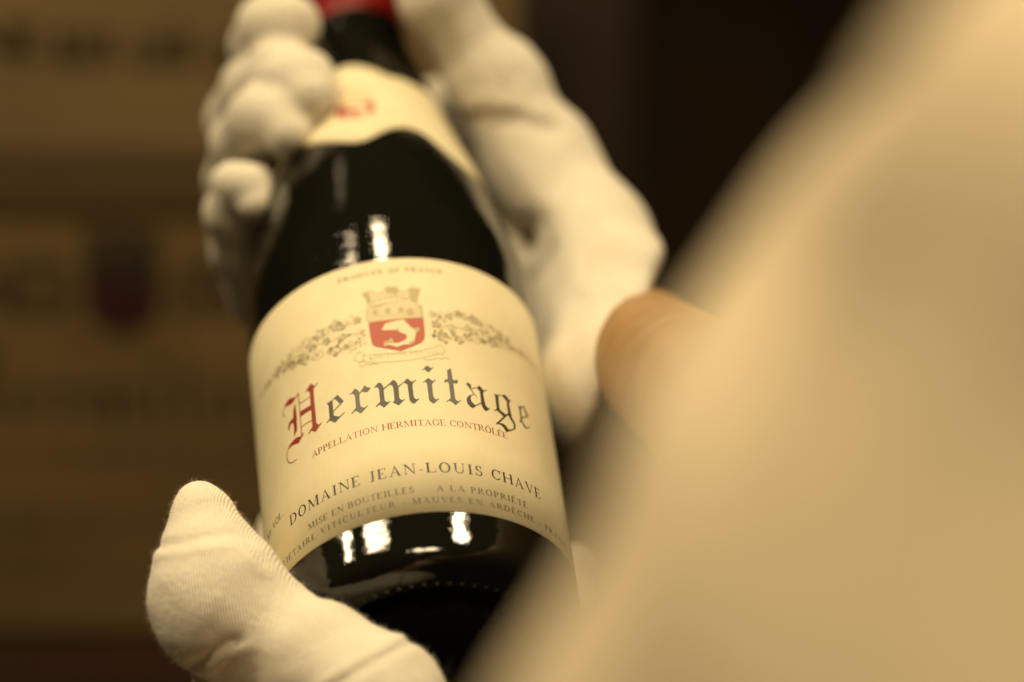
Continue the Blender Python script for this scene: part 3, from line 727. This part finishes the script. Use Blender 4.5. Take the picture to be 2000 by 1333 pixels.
# fingers
f.chain([(740, 360, 965, 12.5), (560, 170, 935, 11.6), (524, 96, 900, 11.4), (536, 56, 880, 11.0), (562, 54, 870, 10.2)], 3)
f.chain([(680, 430, 955, 12), (466, 236, 898, 10.4), (500, 176, 880, 10.6), (546, 146, 866, 10.4), (588, 160, 855, 9.6), (604, 192, 849, 8.4)], 3)
f.chain([(630, 480, 945, 12), (456, 352, 884, 9.2), (474, 282, 868, 9.6), (508, 234, 858, 9.6), (546, 236, 850, 8.8), (564, 266, 845, 7.6)], 3)
f.chain([(600, 590, 930, 11), (500, 596, 886, 7.2), (464, 486, 866, 8.2), (452, 412, 856, 8.0), (462, 366, 850, 7.4), (486, 364, 845, 6.8), (500, 396, 842, 6.0)], 3)
# joint creases
f.fold([(446, 300), (492, 318), (520, 300)], 1.6, 0.7)
f.fold([(410, 372), (450, 392), (500, 376)], 1.6, 0.6)
f.fold([(470, 118), (520, 116), (560, 100)], 1.6, 0.7)
nn = value_noise(f.P, 14.0, 11)
f.D += 0.6 * nn + 0.3 * value_noise(f.P, 6.0, 12)
# folds of loose cloth in the palm and cuff
f.fold([(1046, 450), (1062, 530), (1076, 640), (1085, 800)], 4.8, 4.6)
f.fold([(1140, 600), (1134, 740), (1112, 880)], 3.2, 6.0)
f.fold([(1190, 570), (1172, 700), (1130, 860)], 2.0, 2.5)
f.fold([(1165, 600), (1160, 760), (1140, 900)], 3.0, -2.0)
f.fold([(860, 236), (940, 228), (1030, 238), (1080, 262)], 2.4, 0.9)
f.fold([(930, 205), (1010, 205), (1060, 225)], 2.4, -0.9)
f.fold([(960, 60), (985, 90), (1010, 150)], 1.5, 1.0)
# opening of the cuff: hollowed from the wrist side
ax0, ax1 = at(1170, 640, 845), at(1420, 800, 690)
axn = (ax1 - ax0) / np.linalg.norm(ax1 - ax0)
e1 = at(1292, 520, 850); e2 = at(1132, 890, 832); e3 = at(1215, 700, 815)
pn = np.cross(e2 - e1, e3 - e1); pn /= np.linalg.norm(pn)
if pn @ axn < 0: pn = -pn
CUTP, CUTN = e1, pn
f.chain([(1196, 640, 852, 24), (1228, 770, 826, 28)], 6)
f.sub(-((f.P - e1.astype(np.float32)) @ pn.astype(np.float32)), 4)
f.sub(f.cone(at(1308, 722, 792), at(1380, 776, 735), 18.4, 19.6), 2)
b = bottle_sdf(f.P.astype(np.float64)) - 0.12
f.sub(b, 0.5)
gu = guide([(800, -90, 870), (960, 150, 870), (1090, 350, 865), (1180, 560, 840), (1220, 760, 800)])
glove2, UV, UF = f.obj('glove', M_GLOVE, None, 4, gu)
wear(glove2)
glove2['label'] = 'white cotton glove with open cuff, wrapped around the neck of the bottle'

# --- arms inside the clothes
f = Field(*(lambda c: (c.min(0) - 60, c.max(0) + 60))(np.array([at(560, 1100, 760), at(850, 2550, 520), at(1150, 560, 860), at(2500, 600, 380), (330, 60, -70), (210, 400, -20)])), 4.0)
f.chain([(1200, 660, 866, 14), (1250, 682, 838, 18.2), (1380, 776, 735, 19.6), (1572, 960, 560, 22), (1800, 900, 440, 24), (2435, 640, 350, 36)], 2)
f.chain([(620, 1640, 728, 19), (610, 1780, 700, 21), (900, 2450, 520, 27), (1700, 2300, 440, 34)], 2)
f.add(f.cone(at(2435, 640, 350), (215, 60, 150), 36, 44), 2)
f.add(f.cone((215, 60, 150), (280, 110, -30), 44, 56), 4)
f.add(f.cone((280, 110, -30), (170, 330, 40), 56, 84), 8)
f.add(f.cone(at(1700, 2300, 440), (170, 330, 40), 34, 84), 8)
body, _, _ = f.obj('body', M_SKIN, None, 2)
wear(body)
# --- jacket: both sleeves and the front, cut open at the cuffs
f = Field(*(lambda c: (c.min(0) - 75, c.max(0) + 75))(np.array([at(1500, 760, 570), at(2500, 600, 360), at(950, 2550, 490), (330, 60, -70), (210, 400, -20)])), 3.2)
f.chain([(1684, 790, 460, 28), (1997, 640, 410, 37.4), (2435, 566, 350, 48.8)], 12)
f.add(f.cone(at(2435, 566, 350), (205, 30, 170), 48.8, 58), 12)         # upper arm, past the camera to the shoulder
f.add(f.cone((205, 30, 170), (285, 90, -40), 58, 74), 20)
f.add(f.cone((285, 90, -40), (170, 330, 30), 74, 105), 30)                # body of the jacket
f.chain([(1628, 992, 396, 29.5), (1440, 1579, 392, 33.5), (1260, 2000, 410, 40), (1050, 2450, 500, 38)], 12)
f.chain([(1900, 1100, 400, 38), (2300, 1500, 360, 62), (1900, 2000, 395, 48)], 22)
f.add(f.cone(at(2300, 1500, 360), (170, 330, 60), 62, 100), 25)
f.add(f.cone(at(1760, 830, 455), at(1800, 1010, 410), 25, 30), 22)
f.D += 2.0 * value_noise(f.P * np.array([1, .6, 1], np.float32), 34.0, 21) + 0.6 * value_noise(f.P, 13.0, 22)
f.sub(f.cone(at(1390, 790, 700), at(1650, 960, 462), 20, 20), 2)
f.sub(f.cone(at(700, 2300, 620), at(1050, 2450, 500), 30, 30), 2)
jacket, _, _ = f.obj('jacket', M_SLEEVE, None, 3)
wear(jacket)
# ------------------------------------------------------------------ background: cartons on a shelf, wooden post, dark wall
D0 = 1150.0
def carton(name, px0, px1, py0, py1, depth, label, mat):
    a, c = at(px0, py0, D0), at(px1, py1, D0)
    wd, ht = c[0] - a[0], c[1] - a[1]
    o = empty(name, Matrix.Translation(w((a[0] + wd / 2, c[1], D0 + depth / 2))))
    tag(o, label, 'carton', 'wine cartons behind the bottle')
    X, Z, Y = wd / 2000, ht / 1000, depth / 2000
    bm = bmesh.new()
    r = bmesh.ops.create_cube(bm, size=1, matrix=Matrix.Translation((0, 0, Z / 2)) @ Matrix.Diagonal((2 * X, 2 * Y, Z, 1)))
    bmesh.ops.bevel(bm, geom=bm.edges[:], offset=0.003, segments=3, profile=0.6, affect='EDGES')
    body = bm_obj('box_body', bm, mat, o)
    bm = bmesh.new()     # overlapping top flap edge
    for z0, z1, t in ((Z - 0.016, Z + 0.0012, 0.0016),):
        bmesh.ops.create_cube(bm, size=1, matrix=Matrix.Translation((0, -Y - t / 2 + 0.0004, (z0 + z1) / 2)) @ Matrix.Diagonal((2 * X - 0.004, t, z1 - z0, 1)))
    bmesh.ops.bevel(bm, geom=bm.edges[:], offset=0.0005, segments=1, affect='EDGES')
    bm_obj('lid_flap', bm, mat, o)
    bm = bmesh.new()     # dark strip that paints in the shade of the seam between the cartons
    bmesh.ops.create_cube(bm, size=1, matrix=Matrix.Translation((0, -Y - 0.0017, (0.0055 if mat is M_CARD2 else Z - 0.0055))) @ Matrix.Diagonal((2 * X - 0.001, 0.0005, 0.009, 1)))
    bm_obj('seam_shade_strip', bm, M_SEAM_SHADE, o, False)
    return o, body, X, Y, Z
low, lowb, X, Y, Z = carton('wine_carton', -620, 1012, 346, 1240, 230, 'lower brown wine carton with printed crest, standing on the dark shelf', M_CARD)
S = 1.88
lowc = low.matrix_world.translation
cx = w(at(241, 560, D0)); 
def place_low(u, z, k):
    return ((u - 1.8) * S * 1.08 / 1000 + cx.x - lowc.x, -Y - 0.0003 - k * 0.00003, (z - 80) * S / 1000 + (w(at(241, 575, D0)).z - lowc.z))
cinks = dict(vine=M_CARDINK, mid=M_CARDINK, pale=M_CARDINK, shield=M_CARDRED, paper=M_CARDRED, red=M_CARDINK, black=M_CARDINK, text=M_CARDINK)
lv_ = [0]
def put_low(p, lv):
    p.name = 'carton_' + p.name
    lv_[0] += 1
    n = lv_[0]
    p.flat(lowb, lambda u, z, k: (lambda q: (q[0], q[1] - 0.0002 * lv, q[2]))(place_low(u, z, k)))
label_art(put_low, 5, cinks, 1e9)

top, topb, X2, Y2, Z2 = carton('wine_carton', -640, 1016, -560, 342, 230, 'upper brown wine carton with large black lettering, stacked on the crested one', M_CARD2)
topc = top.matrix_world.translation
p = Print('carton_lettering', M_CARDINK, 1e9)
def wline(word, pxa, pxb, py, cap):
    a, b = w(at(pxa, py, D0)), w(at(pxb, py, D0))
    for dx, dz in ((0, 0), (0.5, 0.3), (-0.5, -0.3), (0.2, 0.8), (-0.2, -0.8)):     # heavy printing
        text(p, word, (a.x - topc.x) * 1000 + dx, (b.x - topc.x) * 1000 + dx, (a.z - topc.z) * 1000 + dz, cap, True)
wline('DOMAINE', -420, 86, 112, 13)
wline('JEAN', 104, 222, 122, 13); wline('-', 228, 258, 126, 13)
wline('LOUIS', 264, 380, 130, 13); wline('CHAVE', 408, 570, 142, 13)
p.flat(topb, lambda u, z, k: (u / 1000, -Y2 - 0.0003 - 0.00003 * k, z / 1000))

def block(bm, x0, x1, y0, y1, z0, z1, bev=0.002):
    r = bmesh.ops.create_cube(bm, size=1, matrix=Matrix.Translation(((x0 + x1) / 2, (y0 + y1) / 2, (z0 + z1) / 2)) @ Matrix.Diagonal((x1 - x0, y1 - y0, z1 - z0, 1)))
    es = list({e for vv in r['verts'] for e in vv.link_edges})
    bmesh.ops.bevel(bm, geom=es, offset=bev, segments=2, affect='EDGES')
zs = w(at(0, 1240, D0)).z - 0.0005
shelf = empty('wooden_shelf', Matrix.Translation((0, 1.25, zs)))
tag(shelf, 'dark wooden shelf board under the wine cartons', 'shelf')
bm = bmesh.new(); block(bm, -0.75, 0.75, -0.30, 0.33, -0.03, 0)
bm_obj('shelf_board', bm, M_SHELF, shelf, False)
bm = bmesh.new(); block(bm, -0.74, 0.74, -0.285, -0.265, -0.075, -0.031)
bm_obj('shelf_rail', bm, M_SHELF, shelf, False)
# upright of the rack to the right of the cartons
post = empty('wooden_post', Matrix.Translation((w(at(1125, 600, 1480)).x, 1.48, zs - 0.4)))
tag(post, 'dark reddish brown wooden upright beside the cartons', 'post')
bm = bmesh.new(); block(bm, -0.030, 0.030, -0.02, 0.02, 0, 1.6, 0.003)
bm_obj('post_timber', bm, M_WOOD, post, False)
bm = bmesh.new(); block(bm, 0.0, 0.014, -0.026, -0.0205, 0.02, 1.58, 0.001)
bm_obj('post_moulding', bm, M_WOOD, post, False)
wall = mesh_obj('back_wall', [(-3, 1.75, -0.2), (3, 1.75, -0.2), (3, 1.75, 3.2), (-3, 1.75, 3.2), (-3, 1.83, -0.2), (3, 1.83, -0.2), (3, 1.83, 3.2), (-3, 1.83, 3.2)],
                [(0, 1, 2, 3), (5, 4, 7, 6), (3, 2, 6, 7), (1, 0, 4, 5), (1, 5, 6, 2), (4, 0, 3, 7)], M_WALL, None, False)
wall['kind'] = 'structure'
